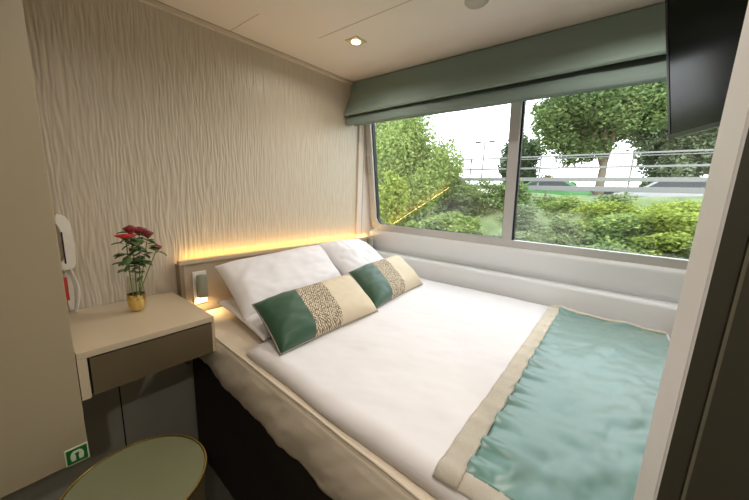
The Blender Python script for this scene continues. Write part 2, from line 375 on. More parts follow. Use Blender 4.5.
lamp_cyl(2.088, 0.80, 'small reading lamp on the headboard end nearest the window, behind the far pillow')

# ------------------------------------------------------------------ wardrobe, floating
wd = empty('wardrobe', (-0.4, -0.25, 0.35), 'tall olive beige wardrobe mounted above the floor on the left', 'wardrobe')
box('body', (XL+0.002, -0.478, 0.352), (0.1175, -0.030, 1.985), m_olive, wd)
box('door', (XL+0.005, -0.500, 0.350), (0.1185, -0.480, 1.985), m_olive, wd, bev=0.0015)

# green safety sign at the wardrobe's lower corner
sg = empty('safety_sign', (0.094, -0.5015, 0.378), 'small green safety sign with a white lifejacket symbol on the wardrobe corner', 'sign')
box('backing', (0.0635, -0.503, 0.350), (0.1185, -0.5005, 0.407), M('sign_white', (214, 224, 190), 0.4), sg)
box('green_field', (0.067, -0.504, 0.3535), (0.115, -0.5028, 0.4035), M('sign_green', (30, 104, 44), 0.4), sg)
out = [(-.014, -.016), (-.004, -.016), (-.003, .001), (-.006, .006), (-.003, .010), (.003, .010), (.006, .006), (.003, .001), (.004, -.016), (.014, -.016), (.016, .002), (.013, .013), (.007, .018), (-.007, .018), (-.013, .013), (-.016, .002)]
prism('lifejacket_symbol', [(0.091+a, 0.378+b) for a, b in out], 'y', -0.5047, -0.5038, M('sign_white', (0, 0, 0)), sg)

# ------------------------------------------------------------------ nightstand shelf with drawer
ns = empty('floating_nightstand', (0.34, -0.25, 0.53), 'wall mounted beige nightstand with a bronze drawer between wardrobe and bed', 'nightstand')
NX0, NX1, NYF = 0.1225, 0.548, -0.478
box('top', (NX0, NYF, 0.683), (NX1, -0.008, 0.706), m_top, ns, bev=0.0015)
box('side_panel', (NX0, NYF, 0.540), (NX0+0.024, -0.008, 0.683), m_top, ns, bev=0.001)
box('side_panel', (NX1-0.012, NYF, 0.545), (NX1, -0.008, 0.683), m_top, ns, bev=0.001)
box('carcass', (NX0+0.024, NYF+0.012, 0.548), (NX1-0.012, -0.008, 0.683), m_black, ns)
box('drawer', (NX0+0.030, NYF+0.001, 0.545), (NX1-0.014, NYF+0.020, 0.677), m_drawer, ns, bev=0.001)

# ------------------------------------------------------------------ vase and roses
VX, VY, VZ = 0.356, -0.195, 0.7065
vs = empty('vase', (VX, VY, VZ), 'small clear glass tumbler vase with gold lower half on the nightstand', 'vase')
mg = bpy.data.materials.new('clear_glass'); mg.use_nodes = True
b_ = mg.node_tree.nodes['Principled BSDF']; b_.inputs['Transmission Weight'].default_value = 1.0; b_.inputs['Roughness'].default_value = 0.02; b_.inputs['IOR'].default_value = 1.45
lathe('glass', [(0.0314, 0.0785), (0.0300, 0.095), (0.0275, 0.125), (0.0255, 0.155), (0.0245, 0.155), (0.0265, 0.125), (0.0290, 0.095), (0.0304, 0.0785)], (VX, VY, VZ), glass_pane('vase_glass', (0.93, 0.95, 0.92), 1.45), vs, cap=False)
lathe('gold_base', [(0.0, 0.001), (0.014, 0.001), (0.023, 0.008), (0.030, 0.026), (0.0330, 0.048), (0.0315, 0.078), (0.0303, 0.078), (0.0318, 0.048), (0.0265, 0.025), (0.018, 0.010), (0.0, 0.006)], (VX, VY, VZ), m_gold, vs, cap=False)
m_petal = M('dark_red_petal', (140, 10, 24), 0.6, sheen=0.3, var=0.15, vscale=60)
m_petal2 = M('bright_red_petal', (214, 26, 18), 0.6, sheen=0.3, var=0.12, vscale=60)
m_stem = M('rose_stem', (104, 128, 62), 0.6)
m_leaf = M('rose_leaf', (84, 112, 58), 0.55, var=0.25, vscale=40)
def rose(c, R, H, mat, foot, label, nl, seedv, wide=False):
    rs = random.Random(seedv); c = Vector(c)
    T = empty('rose', tuple(foot), label, 'rose', 'roses in the gold vase')
    # petals: spiral of cupped sheets
    V = []; Fc = []
    rings = 5 if not wide else 6
    for ring in range(rings):
        n = 3+ring*2; rr = R*(0.18+0.80*ring/(rings-1)); hh = H*(1.0-0.25*ring/(rings-1))
        for k in range(n):
            a = 2*PI*k/n + ring*0.7 + rs.uniform(-.15, .15); wdt = 2*PI/n*0.75; base = len(V); NU, NV = 6, 5
            fl = (0.25+0.5*ring/(rings-1))
            for j in range(NV):
                v = j/(NV-1)
                for i in range(NU):
                    u = i/(NU-1)*2-1
                    r = rr*(0.35+0.65*math.sin(v*PI/2)) + R*fl*0.35*max(0, v-0.7) - 0.0
                    ang = a+u*wdt*(0.55+0.45*v)
                    z = hh*v*(1-0.22*u*u*v) + rs.uniform(-1, 1)*0.0006 - (H*0.16*ring/rings if not wide else 0)
                    V.append((c.x+r*math.cos(ang), c.y+r*math.sin(ang), c.z+z-H*0.5))
            for j in range(NV-1):
                for i in range(NU-1): q = base+j*NU+i; Fc.append((q, q+1, q+NU+1, q+NU))
    me = bpy.data.meshes.new('bloom'); me.from_pydata(V, [], Fc); me.update(); o = link('bloom', me, mat, T, smooth=True); solidify(o, 0.0006)
    lathe('calyx', [(0.0, -0.012), (0.003, -0.010), (R*0.45, -0.002), (R*0.5, 0.004), (0.0, 0.006)], (c.x, c.y, c.z-H*0.5), m_leaf, T, seg=10, cap=False)
    f = Vector(foot); mid = f.lerp(c, 0.55)+Vector((rs.uniform(-.006, .006), rs.uniform(-.006, .006), -0.004)); P = []
    for i in range(13):
        t = i/12; P.append(f*(1-t)**2 + mid*2*t*(1-t) + (c-Vector((0, 0, H*0.5)))*t*t)
    tube('stem', P, 0.0019, m_stem, T, seg=6)
    # leaves: one mesh each
    for q in range(nl):
        t = rs.uniform(0.50, 0.95); p = f*(1-t)**2 + mid*2*t*(1-t) + c*t*t
        a = rs.uniform(0, 2*PI); L = rs.uniform(0.026, 0.040); W = L*0.42; d = Vector((math.cos(a), math.sin(a)*0.8, rs.uniform(-0.35, 0.35))).normalized()
        s = d.cross(Vector((0, 0, 1))).normalized(); nn = s.cross(d); off = d*rs.uniform(0.006, 0.018)
        V = []; Fc = []
        for i in range(7):
            u = i/6; wd_ = W*math.sin(PI*min(1, u*0.93+0.05))**0.8
            for k in (-1, 0, 1): V.append(p+off+d*L*u + s*wd_*k + nn*(abs(k)*0.25*W - L*0.35*u*u))
        for i in range(6):
            for k in range(2): z_ = i*3+k; Fc.append((z_, z_+1, z_+4, z_+3))
        b0 = len(V); V += [p, p+off, p+off+s*0.0012, p+s*0.0012]; Fc.append((b0, b0+1, b0+2, b0+3))
        me = bpy.data.meshes.new('leaf'); me.from_pydata(V, [], Fc); me.update(); o = link('leaf', me, m_leaf, T, smooth=True); solidify(o, 0.0005)
    return T
base = Vector((VX, VY, VZ+0.014))
rose((0.338, -0.215, 1.036), 0.035, 0.017, m_petal2, base+Vector((-.008, 0, 0)), 'wide bright red rose, lowest left bloom of the vase', 22, 1, True)
rose((0.357, -0.200, 1.064), 0.023, 0.030, m_petal, base+Vector((.004, .006, 0)), 'dark red rose at the top left of the bunch', 20, 2)
rose((0.388, -0.195, 1.056), 0.027, 0.028, m_petal, base+Vector((.008, -.004, 0)), 'large dark red rose at the top centre of the bunch', 20, 3)
rose((0.414, -0.205, 1.042), 0.021, 0.026, m_petal, base+Vector((-.002, -.008, 0)), 'dark red rose right of the topmost blooms', 16, 4)
rose((0.443, -0.200, 0.978), 0.019, 0.026, m_petal, base+Vector((-.010, .004, 0)), 'small dark red rose leaning out alone to the right', 6, 5)

# ------------------------------------------------------------------ telephone and lower wall unit
ph = empty('telephone', (0.19, -0.03, 0.90), 'white wall telephone with handset partly behind the wardrobe edge', 'telephone')
box('base', (0.115, -0.040, 0.905), (0.185, -0.006, 1.110), m_whiteplastic, ph, bev=0.006)
hp = [(0.0, 0.0), (0.030, 0.002), (0.040, 0.020), (0.043, 0.10), (0.038, 0.19), (0.026, 0.215), (0.0, 0.222), (-0.006, 0.19), (0.012, 0.165), (0.018, 0.11), (0.014, 0.05), (-0.006, 0.03)]
prism('handset', [(0.160+a, 0.897+b) for a, b in hp], 'y', -0.085, -0.042, m_whiteplastic, ph, bev=0.004)
box('slot', (0.168, -0.0865, 0.925), (0.173, -0.0848, 1.050), m_black, ph)
ho = []
for i in range(420):
    t = i/419; a = t*2*PI*46
    z = 0.897-0.185*t; bx = 0.183+0.016*math.sin(t*PI)
    ho.append((bx+0.0045*math.cos(a), -0.055+0.0045*math.sin(a), z))
tube('coiled_cord', ho, 0.0014, m_whiteplastic, ph, seg=5)
hd = empty('wall_handpiece', (0.17, -0.03, 0.72), 'slim white handpiece with a red inner face hanging below the telephone', 'handpiece')
hp = [(0.0, 0.0), (0.012, 0.0), (0.018, 0.05), (0.020, 0.10), (0.012, 0.15), (0.0, 0.165), (-0.006, 0.15), (-0.004, 0.05)]
prism('shell', [(0.168+a, 0.718+b) for a, b in hp], 'y', -0.046, -0.008, m_whiteplastic, hd, bev=0.003)
box('red_face', (0.158, -0.050, 0.765), (0.172, -0.010, 0.862), m_red, hd, bev=0.002)

# ------------------------------------------------------------------ bed
bed = empty('bed', (1.35, -1.05, FZ), 'double bed with a cream fitted sheet over a dark base under the window', 'bed')
BY0, BY1 = -0.066, -2.06
prism('base', [(0.600, BY0), (0.532, BY1+0.01), (2.095, BY1+0.01), (2.095, BY0)], 'z', FZ+0.002, 0.36, m_skirt, bed, bev=0.004)
prism('mattress', [(0.600, BY0), (0.518, BY1+0.01), (2.092, BY1+0.01), (2.092, BY0)], 'z', 0.362, 0.555, m_sheet, bed, bev=0.015)
def edge_x(y): return 0.575 + 0.048*(y+0.5)      # the bed edge drifts slightly outwards towards the foot
def sheet(u, v):
    y = BY0 + (BY1-BY0)*u; ex = edge_x(y)
    hem = 0.366 + 0.018*nz(y*2.2, 2.0) + 0.05*math.exp(-(y-BY0)**2/0.12)
    if v < 0.42:                       # hanging side
        t = v/0.42; z = hem + (0.545-hem)*t
        x = ex - 0.012 - 0.010*math.sin(t*PI) + 0.012*(1-t*0.6)*fnz(y*7+t, t*0.8, 5) + 0.003*fnz(y*18+t*3, t*1.5, 2)
        return (x, y, z)
    t = (v-0.42)/0.58; a = min(1, t/0.22)
    if a < 1: return (ex-0.010+0.028*(1-math.cos(a*PI/2)), y, 0.545+0.030*math.sin(a*PI/2)+0.002*fnz(y*8, t, 1))
    q = (t-0.22)/0.78
    return (ex+0.018+q*(2.088-ex-0.018), y, 0.575+0.003*fnz(y*5, q*6, 1))
solidify(grid('fitted_sheet', 170, 46, sheet, m_sheet, bed), 0.004)
def pipe_pts():
    P = []
    for i in range(80):
        y = BY0-0.25 + (BY1-BY0+0.25)*i/79; P.append((edge_x(y)-0.002+0.003*nz(y*6, 1), y, 0.577+0.002*nz(y*5, 3)))
    return P
tube('sheet_seam', pipe_pts(), 0.0045, m_sheet, bed, seg=6)

# duvet
def duvet(u, v):
    ys_ = -0.66 + 0.20*u; y = ys_ + (-2.05-ys_)*v; s = u
    xl = edge_x(y)+0.022 + 0.010*nz(y*3, 8); xr = 2.07
    x = xl + (xr-xl)*s
    dl = (x-xl)/0.05; dr = (xr-x)/0.06; dh = (ys_-y)/0.08
    e = 1.0
    for d in (dl, dr, dh): e *= math.sqrt(max(0, 1-(1-min(1, max(0, d)))**2))
    z = 0.578 + 0.040*e + e*(0.010*fnz(x*2.2, y*2.2, 3) + 0.0035*fnz(x*7+y*2, y*6, 8))
    z += e*0.006*max(0, nz(x*3+y*9, (x-y)*4, 11))
    return (x, y, z)
dv = grid('duvet', 170, 180, duvet, m_white_cotton, loc=(1.35, -1.2, 0.58)); solidify(dv, 0.006, -1)
tag(dv, 'white cotton duvet spread flat over the whole bed', 'duvet')
def duvet_z(x, y):
    xl = edge_x(y)+0.022 + 0.010*nz(y*3, 8); u = max(0, min(1, (x-xl)/(2.07-xl))); ys_ = -0.66+0.20*u; return duvet(u, (y-ys_)/(-2.05-ys_))[2]

# ------------------------------------------------------------------ bed runner
rn = empty('bed_runner', (1.3, -1.8, 0.62), 'teal satin bed runner with a woven beige border lying across the foot', 'bed runner')
RX0, RX1, RY0, RY1 = 0.560, 2.025, -1.512, -2.04
def rskew(y0, x): return y0 - 0.02*(x-RX0)/(RX1-RX0)
def runner_pt(x, y, lift=0.004, wr=1.0):
    z = duvet_z(x, y) + lift + 0.002
    dxe = min(x-RX0, RX1-x); dye = RY0-y
    puck = math.exp(-max(0, dye-0.055)/0.035)*(dye > 0.05) ; puck2 = math.exp(-max(0, (RX1-x)-0.05)/0.045)
    z += wr*(0.015*puck*max(-0.25, math.sin(x*62+3*nz(x*6, 2)))*0.9)
    z += wr*(0.014*puck2*max(0, math.sin(y*22+x*9)))
    z += wr*0.007*max(0, fnz(x*3-y*5, x*2+y*8, 21)) + 0.0025*wr*nz(x*16+y*9, y*14-x*5, 2) + wr*0.004*abs(nz(x*4+y*7, 5))
    return (x, y, z)
BW = 0.054
def r_teal(u, v):
    x = RX0+BW*0.85 + (RX1-0.03-RX0-BW*0.85)*u; y = rskew(RY0, x)-BW + (RY1-(rskew(RY0, x)-BW))*v
    return runner_pt(x, y, 0.006)
o = grid('satin_panel', 240, 110, r_teal, m_teal, rn); solidify(o, 0.003)
def bnd(fn, nu, nv):
    return solidify(grid('woven_border', nu, nv, fn, m_border, rn), 0.004)
bnd(lambda u, v: runner_pt(RX0+(RX1-RX0)*u, rskew(RY0, RX0+(RX1-RX0)*u)-(BW+0.003)*v, 0.009+0.004*max(0, math.sin(u*95)), 0.35), 200, 10)
bnd(lambda u, v: runner_pt(RX0+(BW*0.85+0.003)*v, RY0-0.002-0.8*BW*v*0-(RY0-RY1-0.002)*u, 0.0095, 0.25), 90, 10)
bnd(lambda u, v: runner_pt(RX1-0.033*v, rskew(RY0, RX1)-(rskew(RY0, RX1)-RY1)*u, 0.0095, 0.6), 90, 8)

# ------------------------------------------------------------------ pillows
def pillow(nm, parent, corners, T, mats, splits, sag=0.08, puff=0.55, seedv=0, n=56, wr=0.006, names=None, bulge=(1, 1)):
    """corners: bottom-left, bottom-right, top-right, top-left in the room; front normal computed"""
    BL, BR, TR, TL = [Vector(c) for c in corners]
    nn = ((BR-BL).cross(TL-BL)).normalized()
    if nn.z < 0 and abs(nn.z) > 0.2: nn = -nn
    res = []
    for si in range(len(splits)-1):
        u0, u1 = splits[si], splits[si+1]; V = []; Fc = []; k = max(6, int(n*(u1-u0)))
        for side in (1, -1):
            for j in range(n+1):
                for i in range(k+1):
                    u = (u0+(u1-u0)*i/k)*2-1; v = j/n*2-1
                    uu = u*(1-sag*(1-v*v)**0.8*abs(u)**6) ; vv = v*(1-sag*(1-u*u)**0.8*abs(v)**6)
                    uu = u - sag*0.5*u*abs(u)**3*(1-v*v); vv = v - sag*v*abs(v)**3*(1-u*u)
                    p = BL.lerp(BR, (uu+1)/2).lerp(TL.lerp(TR, (uu+1)/2), (vv+1)/2)
                    th = T*0.5*max(0, (1-u**4)*(1-v**4))**puff
                    if side < 0: th *= bulge[1]
                    edge = max(0, min(1, (1-abs(u))*7))*max(0, min(1, (1-abs(v))*7))
                    wq = wr*(fnz(u*1.3+seedv, v*1.3, side+seedv) + 0.35*nz(u*4*(1+abs(v)), v*1.5+seedv, 3*side))*(0.3+edge)
                    corner = (abs(u)*abs(v))**3
                    wq += wr*0.8*math.sin((u*4+v*3)*3+seedv)*corner
                    V.append(p + nn*side*(th+0.0015) + nn*wq*(1 if side > 0 else 0.4)*(edge if True else 1))
        nk = k+1
        def idx(s, i, j): return s*(n+1)*nk + j*nk + i
        for s in (0, 1):
            for j in range(n):
                for i in range(k):
                    q = (idx(s, i, j), idx(s, i+1, j), idx(s, i+1, j+1), idx(s, i, j+1)); Fc.append(q if s == 0 else q[::-1])
        for i in range(k):
            Fc.append((idx(0, i, 0), idx(1, i, 0), idx(1, i+1, 0), idx(0, i+1, 0))); Fc.append((idx(0, i, n), idx(0, i+1, n), idx(1, i+1, n), idx(1, i, n)))
        for j in range(n):
            if u0 == 0: Fc.append((idx(0, 0, j), idx(0, 0, j+1), idx(1, 0, j+1), idx(1, 0, j)))
            if u1 == 1: Fc.append((idx(0, k, j), idx(1, k, j), idx(1, k, j+1), idx(0, k, j+1)))
        me = bpy.data.meshes.new(nm); me.from_pydata([tuple(v) for v in V], [], Fc)
        lay = me.uv_layers.new(name='UVMap')
        for l_ in me.loops:
            vi = l_.vertex_index % ((n+1)*nk); i = vi % nk; j = vi//nk; lay.data[l_.index].uv = ((u0+(u1-u0)*i/k)*(BR-BL).length*2, j/n*(TL-BL).length*2)
        me.update()
        ctr = (BL+BR+TR+TL)/4
        o = link(names[si] if names else nm, me, mats[si], parent, None if parent else tuple(ctr), True); res.append(o)
    # seam loop points
    L = []
    for (a, b, fix) in ((-1, 1, 'b'), (-1, 1, 'r'), (1, -1, 't'), (1, -1, 'l')):
        for i in range(24):
            s = a+(b-a)*i/24
            u, v = {'b': (s, -1), 'r': (1, s), 't': (s, 1), 'l': (-1, s)}[fix]
            uu = u - sag*0.5*u*abs(u)**3*(1-v*v); vv = v - sag*v*abs(v)**3*(1-u*u)
            L.append(BL.lerp(BR, (uu+1)/2).lerp(TL.lerp(TR, (uu+1)/2), (vv+1)/2))
    L.append(L[0].copy())
    return res, L
G = 'white pillows against the headboard'
o, _ = pillow('pillow', None, [(0.685, -0.47, 0.645), (1.40, -0.44, 0.665), (1.405, -0.175, 0.880), (0.700, -0.165, 0.842)], 0.15, [m_white_cotton], [0, 1], seedv=1, sag=0.05, wr=0.012)
tag(o[0], 'large white pillow leaning on the headboard nearest the nightstand', 'pillow', G)
o, _ = pillow('pillow', None, [(1.44, -0.44, 0.655), (1.985, -0.42, 0.655), (1.795, -0.165, 0.888), (1.395, -0.165, 0.885)], 0.15, [m_white_cotton], [0, 1], seedv=5, sag=0.05, wr=0.012)
tag(o[0], 'large white pillow leaning on the headboard nearest the window', 'pillow', G)
o, _ = pillow('pillow', None, [(0.652, -0.68, 0.625), (1.30, -0.62, 0.63), (1.33, -0.16, 0.640), (0.71, -0.15, 0.64)], 0.07, [m_white_cotton], [0, 1], seedv=9, sag=0.05, wr=0.006)
tag(o[0], 'flat white pillow lying beneath the leaning pillow nearest the nightstand', 'pillow', G)
o, _ = pillow('pillow', None, [(1.45, -0.60, 0.632), (2.04, -0.58, 0.64), (2.06, -0.16, 0.66), (1.45, -0.16, 0.66)], 0.09, [m_white_cotton], [0, 1], seedv=12, sag=0.05, wr=0.006)
tag(o[0], 'flat white pillow lying beneath the leaning pillow nearest the window', 'pillow', G)
def cushion(corners, label, seedv):
    c = sum([Vector(q) for q in corners], Vector())/4
    E_ = empty('cushion', tuple(c), label, 'cushion', 'green and beige cushions on the bed')
    res, L = pillow('x', E_, corners, 0.14, [m_green, m_weave, m_linen], [0, 0.29, 0.55, 1], sag=0.05, seedv=seedv, names=['velvet_panel', 'woven_panel', 'linen_panel'], wr=0.007, n=60)
    tube('piping', L, 0.0035, m_piping, E_, seg=6)
cushion([(0.625, -0.838, 0.632), (1.228, -0.838, 0.634), (1.285, -0.575, 0.765), (0.665, -0.580, 0.752)], 'green, woven and beige cushion lying nearest the nightstand', 2)
cushion([(1.235, -0.815, 0.632), (1.860, -0.755, 0.632), (1.965, -0.460, 0.775), (1.345, -0.515, 0.762)], 'green, woven and beige cushion lying nearest the window', 6)

# ------------------------------------------------------------------ stool
SC = (0.175, -0.808, 0.0); SB = (0.175, -0.808, FZ)
st = empty('stool', SB, 'round stool with an olive top and thin brass rim below the nightstand', 'stool')
lathe('body', [(0.0, FZ+0.002), (0.135, FZ+0.002), (0.142, FZ+0.012), (0.164, 0.40), (0.0, 0.40)], SC, M('bronze_stool_body', (104, 92, 66), 0.45, metal=0.2), st, cap=False, seg=72)
lathe('top', [(0.0, 0.4005), (0.164, 0.4005), (0.167, 0.405), (0.167, 0.417), (0.163, 0.421), (0.0, 0.421)], SC, M('olive_stool_top', (108, 110, 82), 0.22, spec=0.6, var=0.05, vscale=5), st, cap=False, seg=72)
lathe('brass_rim', [(0.1672, 0.412), (0.1705, 0.413), (0.1715, 0.418), (0.1700, 0.4225), (0.1668, 0.4228), (0.1660, 0.4215)], SC, m_brass, st, cap=False, seg=72)

# ------------------------------------------------------------------ television
B0 = Vector((1.35, -1.853, 1.45)); hdv = Vector((-0.898, -0.439, 0)).normalized(); nrm = Vector((-0.439, 0.898, 0)).normalized()
th = math.atan(0.203); upv = (Vector((0, 0, 1))*math.cos(th)+nrm*math.sin(th)).normalized(); nv = hdv.cross(upv); nv = nv if nv.dot(nrm) > 0 else -nv
W_, H_ = 0.78, 0.45
T4 = Matrix(((hdv.x, upv.x, nv.x, B0.x), (hdv.y, upv.y, nv.y, B0.y), (hdv.z, upv.z, nv.z, B0.z), (0, 0, 0, 1)))
tc0 = B0+hdv*W_/2+upv*H_/2
tv = empty('television', tuple(tc0), 'black flat television hanging from the wall at the foot of the bed', 'television')
box('case', (0, 0, -0.035), (W_, H_, -0.004), m_tvblack, tv, bev=0.003, mtx=T4)
for lo, hi in (((0, 0, -0.006), (W_, 0.012, 0.0)), ((0, H_-0.01, -0.006), (W_, H_, 0.0)), ((0, 0, -0.006), (0.009, H_, 0.0)), ((W_-0.009, 0, -0.006), (W_, H_, 0.0))):
    pass
bm = bmesh.new()
for lo, hi in (((0, 0, -0.006), (W_, 0.012, 0.0)), ((0, H_-0.01, -0.006), (W_, H_, 0.0)), ((0, 0.012, -0.006), (0.009, H_-0.01, 0.0)), ((W_-0.009, 0.012, -0.006), (W_, H_-0.01, 0.0))):
    box_bm(lo, hi, 0, bm=bm, mtx=T4)
from_bm('bezel', bm, M('tv_bezel', (20, 20, 19), 0.3), tv)
box('screen', (0.009, 0.012, -0.005), (W_-0.009, H_-0.010, -0.0015), m_screen, tv, mtx=T4)
p0 = T4 @ Vector((W_*0.5, H_*0.5, -0.036)); tube('wall_bracket', [p0, (p0.x-0.02, YF+0.06, p0.z), (p0.x-0.02, YF+0.002, p0.z)], 0.018, m_tvblack, tv, seg=10)

# ------------------------------------------------------------------ partition end at the right edge
a0 = Vector((0.43, -1.8160)); a1 = Vector((0.4000, -1.8262)); dd = (a0-a1).normalized(); bk = Vector((-dd.y, dd.x)); bk = bk if bk.y < 0 else -bk
e0 = a0+bk*0.003; e1 = a1+bk*0.003
pt = empty('door_1', (a0.x, a0.y, FZ), kind='structure')
prism('edge_trim', [tuple(a0), tuple(a1), tuple(e1), tuple(e0)], 'z', FZ, 2.03, m_strip, pt, bev=0.0006)
LN = 0.19
prism('door_leaf', [tuple(e0-dd*0.001), tuple(e1+dd*0.001), tuple(e1+dd*0.001+bk*LN), tuple(e0-dd*0.001+bk*LN)], 'z', FZ, 2.03, m_darkdoor, pt)
# the seam down the leaf at the bearing the photo shows
s0 = e1+bk*0.018
prism('leaf_seam', [tuple(s0-dd*0.0008), tuple(s0-dd*0.0008+bk*0.003), tuple(s0+dd*0.003+bk*0.003), tuple(s0+dd*0.003)], 'z', FZ, 2.03, M('seam_grey', (110, 108, 92), 0.4), pt)
t = box('wall_passage', (0.46, YB, FZ), (0.52, -2.12, 2.04), m_backwall); t['kind'] = 'structure'

# ------------------------------------------------------------------ ceiling fittings, with fill downlights added out of view
def downlight(x, y, label, power, square=True):
    z = ceil_z(x)
    d = empty('downlight', (x, y, z), label, 'downlight', 'ceiling downlights')
    box('trim_plate', (x-0.042, y-0.042, z-0.006), (x+0.042, y+0.042, z-0.0005), M('downlight_trim', (206, 196, 160), 0.35, metal=0.3), d, bev=0.002)
    lathe('lens', [(0.0, -0.010), (0.022, -0.010), (0.026, -0.006), (0.0, -0.006)], (x, y, z), M('downlight_lens', (255, 246, 214), 0.4, emit=(255, 236, 190), estr=9), d, cap=False)
    l = bpy.data.lights.new('downlight_lamp', 'AREA'); l.shape = 'DISK'; l.size = 0.07; l.energy = power; l.color = (1.0, 0.93, 0.84); l.spread = 2.8
    o = bpy.data.objects.new('downlight_lamp', l); COL.objects.link(o); o.parent = d; o.location = (0, 0, -0.014)
    return d
downlight(1.376, -0.495, 'small square ceiling downlight shining above the pillows', 3.0)
downlight(0.35, -1.25, 'added fill downlight, out of view over the left side of the bed', 5.0)  # unseen lamp, added as interior fill
downlight(1.35, -1.75, 'added fill downlight, out of view over the foot of the bed', 5.5)  # out of view, added to brighten the interior
downlight(-0.35, -2.35, 'added fill downlight, out of view in the passage', 8.0)  # unseen lamp added to light the lower wall on the left
z = ceil_z(1.375)
tag(lathe('smoke_detector', [(0.050, -0.0005), (0.050, -0.008), (0.044, -0.014), (0.030, -0.018), (0.0, -0.019)], (1.395, -1.165, z), M('detector_grey', (178, 170, 160), 0.4), None, (1.395, -1.165, z), cap=False), 'round grey smoke detector on the ceiling at the top of the picture', 'smoke detector')

# ================================================================== OUTSIDE
m_grass = M('grass', (66, 80, 44), 0.9, bump=0.5, scale=40, var=0.3, vscale=3)
m_bank = M('bank_soil', (88, 100, 62), 0.9, bump=0.5, scale=20, var=0.3, vscale=2)
m_road = M('pale_asphalt', (84, 83, 80), 0.9, var=0.06)
m_rail = M('white_rail_paint', (112, 112, 110), 0.5)
def bank(u, v):
    y = -14 + 30*u; x = 2.9 + 7.3*v
    z = -1.3 + 2.75*min(1, max(0, (x-3.2)/6.0))**0.85 + 0.08*fnz(x*0.8, y*0.8)
    return (x, y, z)
tag(grid('river_bank', 80, 30, bank, m_bank), kind='structure')
def gnd(u, v):
    x = 9.9 + 60*v**1.5; y = -60 + 130*u
    return (x, y, 1.40-0.45*min(1, max(0, (x-12)/3)) + (0.03*fnz(x*0.3, y*0.3) if v > 0 else 0))
tag(grid('ground', 60, 30, gnd, m_road), kind='structure')
tag(box('lawn', (9.95, -30, 1.30), (12.6, 40, 1.455), m_grass), kind='structure')

# railing
RXX = 10.05
rl = empty('railing', (RXX, 0, 1.42), 'long white painted railing along the quay above the bushes', 'railing')
ys = [-1.95+2.05*k for k in range(-4, 9)]
for y in ys:
    box('post', (RXX-0.02, y-0.02, 1.40), (RXX+0.02, y+0.02, 2.50), m_rail, rl, bev=0.005)
for z0, z1 in ((2.495, 2.535), (2.44, 2.46), (2.165, 2.215), (1.825, 1.93), (1.57, 1.70)):
    box('rail', (RXX-0.055, ys[0], z0), (RXX-0.022, ys[-1], z1), m_rail, rl, bev=0.004)

# foliage: many small leaf blades, one mesh per crown
def leaves(name, parent, blobs, n, size, mat, rng, flat=0.4, aspect=0.5, scatter=0.16):
    pts = []; wts = np.array([b[3]*b[4]*b[5] for b in blobs]); wts = wts/wts.sum()
    ks = rng.choice(len(blobs), n, p=wts); B = np.array(blobs)[ks]
    d = rng.normal(size=(n, 3)); d /= np.linalg.norm(d, axis=1)[:, None]
    r = rng.random(n)**0.42
    P = B[:, :3] + d*r[:, None]*B[:, 3:6]
    P += rng.normal(size=(n, 3))*scatter*B[:, 3:6]
    a = rng.normal(size=(n, 3)); a[:, 2] *= flat; a /= np.linalg.norm(a, axis=1)[:, None]
    b = rng.normal(size=(n, 3)); b[:, 2] *= flat+0.35; b -= (a*b).sum(1)[:, None]*a; b /= np.linalg.norm(b, axis=1)[:, None]
    s = size*(0.6+0.8*rng.random(n))[:, None]
    V = np.stack([P-a*s, P+b*s*aspect, P+a*s, P-b*s*aspect], 1).reshape(-1, 3)
    base = np.array(wloc(parent)) if parent else np.zeros(3)
    V = V - base
    me = bpy.data.meshes.new(name); me.vertices.add(4*n); me.vertices.foreach_set('co', V.ravel())
    me.loops.add(4*n); me.loops.foreach_set('vertex_index', np.arange(4*n, dtype=np.int32))
    me.polygons.add(n); me.polygons.foreach_set('loop_start', np.arange(0, 4*n, 4, dtype=np.int32)); me.polygons.foreach_set('loop_total', np.full(n, 4, dtype=np.int32))
    me.update(calc_edges=True); me.materials.append(mat)
    o = bpy.data.objects.new(name, me); COL.objects.link(o)
    if parent: o.parent = parent
    return o
m_bark = M('bark', (108, 98, 82), 0.9, bump=0.5, scale=12)
def tree(name, x, y, z0, trunk_h, trunk_r, crown_c, crown_r, nb, n, size, mat, label, cat, group=None, seedv=0, flat=0.5, fork=True, layer=False):
    rng = np.random.default_rng(seedv); rs = random.Random(seedv)
    T = empty(name, (x, y, z0), label, cat, group)
    blobs = []
    for k in range(nb):
        d = rng.normal(size=3); d /= np.linalg.norm(d); q = rng.random()**0.5*0.78
        c = np.array(crown_c)+d*q*np.array(crown_r); s = rs.uniform(0.25, 0.42) if crown_r[2] < 2.5 else rs.uniform(0.13, 0.26)
        sc_ = np.array(crown_r)*s
        if layer: sc_ = np.array([crown_r[0]*s*0.8, crown_r[1]*s*0.8, 0.10+0.10*s])
        blobs.append([*c, *sc_])
    leaves('foliage', T, blobs, n, size, mat, rng, flat)
    top = Vector(crown_c)
    tube('trunk', [(x, y, z0), (x+0.02, y+0.03, z0+trunk_h*0.5), (x, y, z0+trunk_h), (top.x, top.y, top.z)], trunk_r, m_bark, T, seg=9, taper=0.35)
    if fork:
        for k in range(5):
            b = blobs[k % len(blobs)]; tube('branch', [(x, y, z0+trunk_h*0.85), ((x+b[0])/2, (y+b[1])/2, (z0+trunk_h+b[2])/2+0.2), (b[0], b[1], b[2])], trunk_r*0.45, m_bark, T, seg=6, taper=0.3)
    return T
lf_oak = leaf_mat('oak_leaves', (84, 104, 62), (128, 146, 92))
lf_dark = leaf_mat('dark_leaves', (66, 84, 62), (106, 124, 90))
lf_pale = leaf_mat('pale_leaves', (110, 124, 96), (148, 160, 126))
lf_yel = leaf_mat('yellow_green_leaves', (112, 132, 58), (168, 178, 94), 0.45)
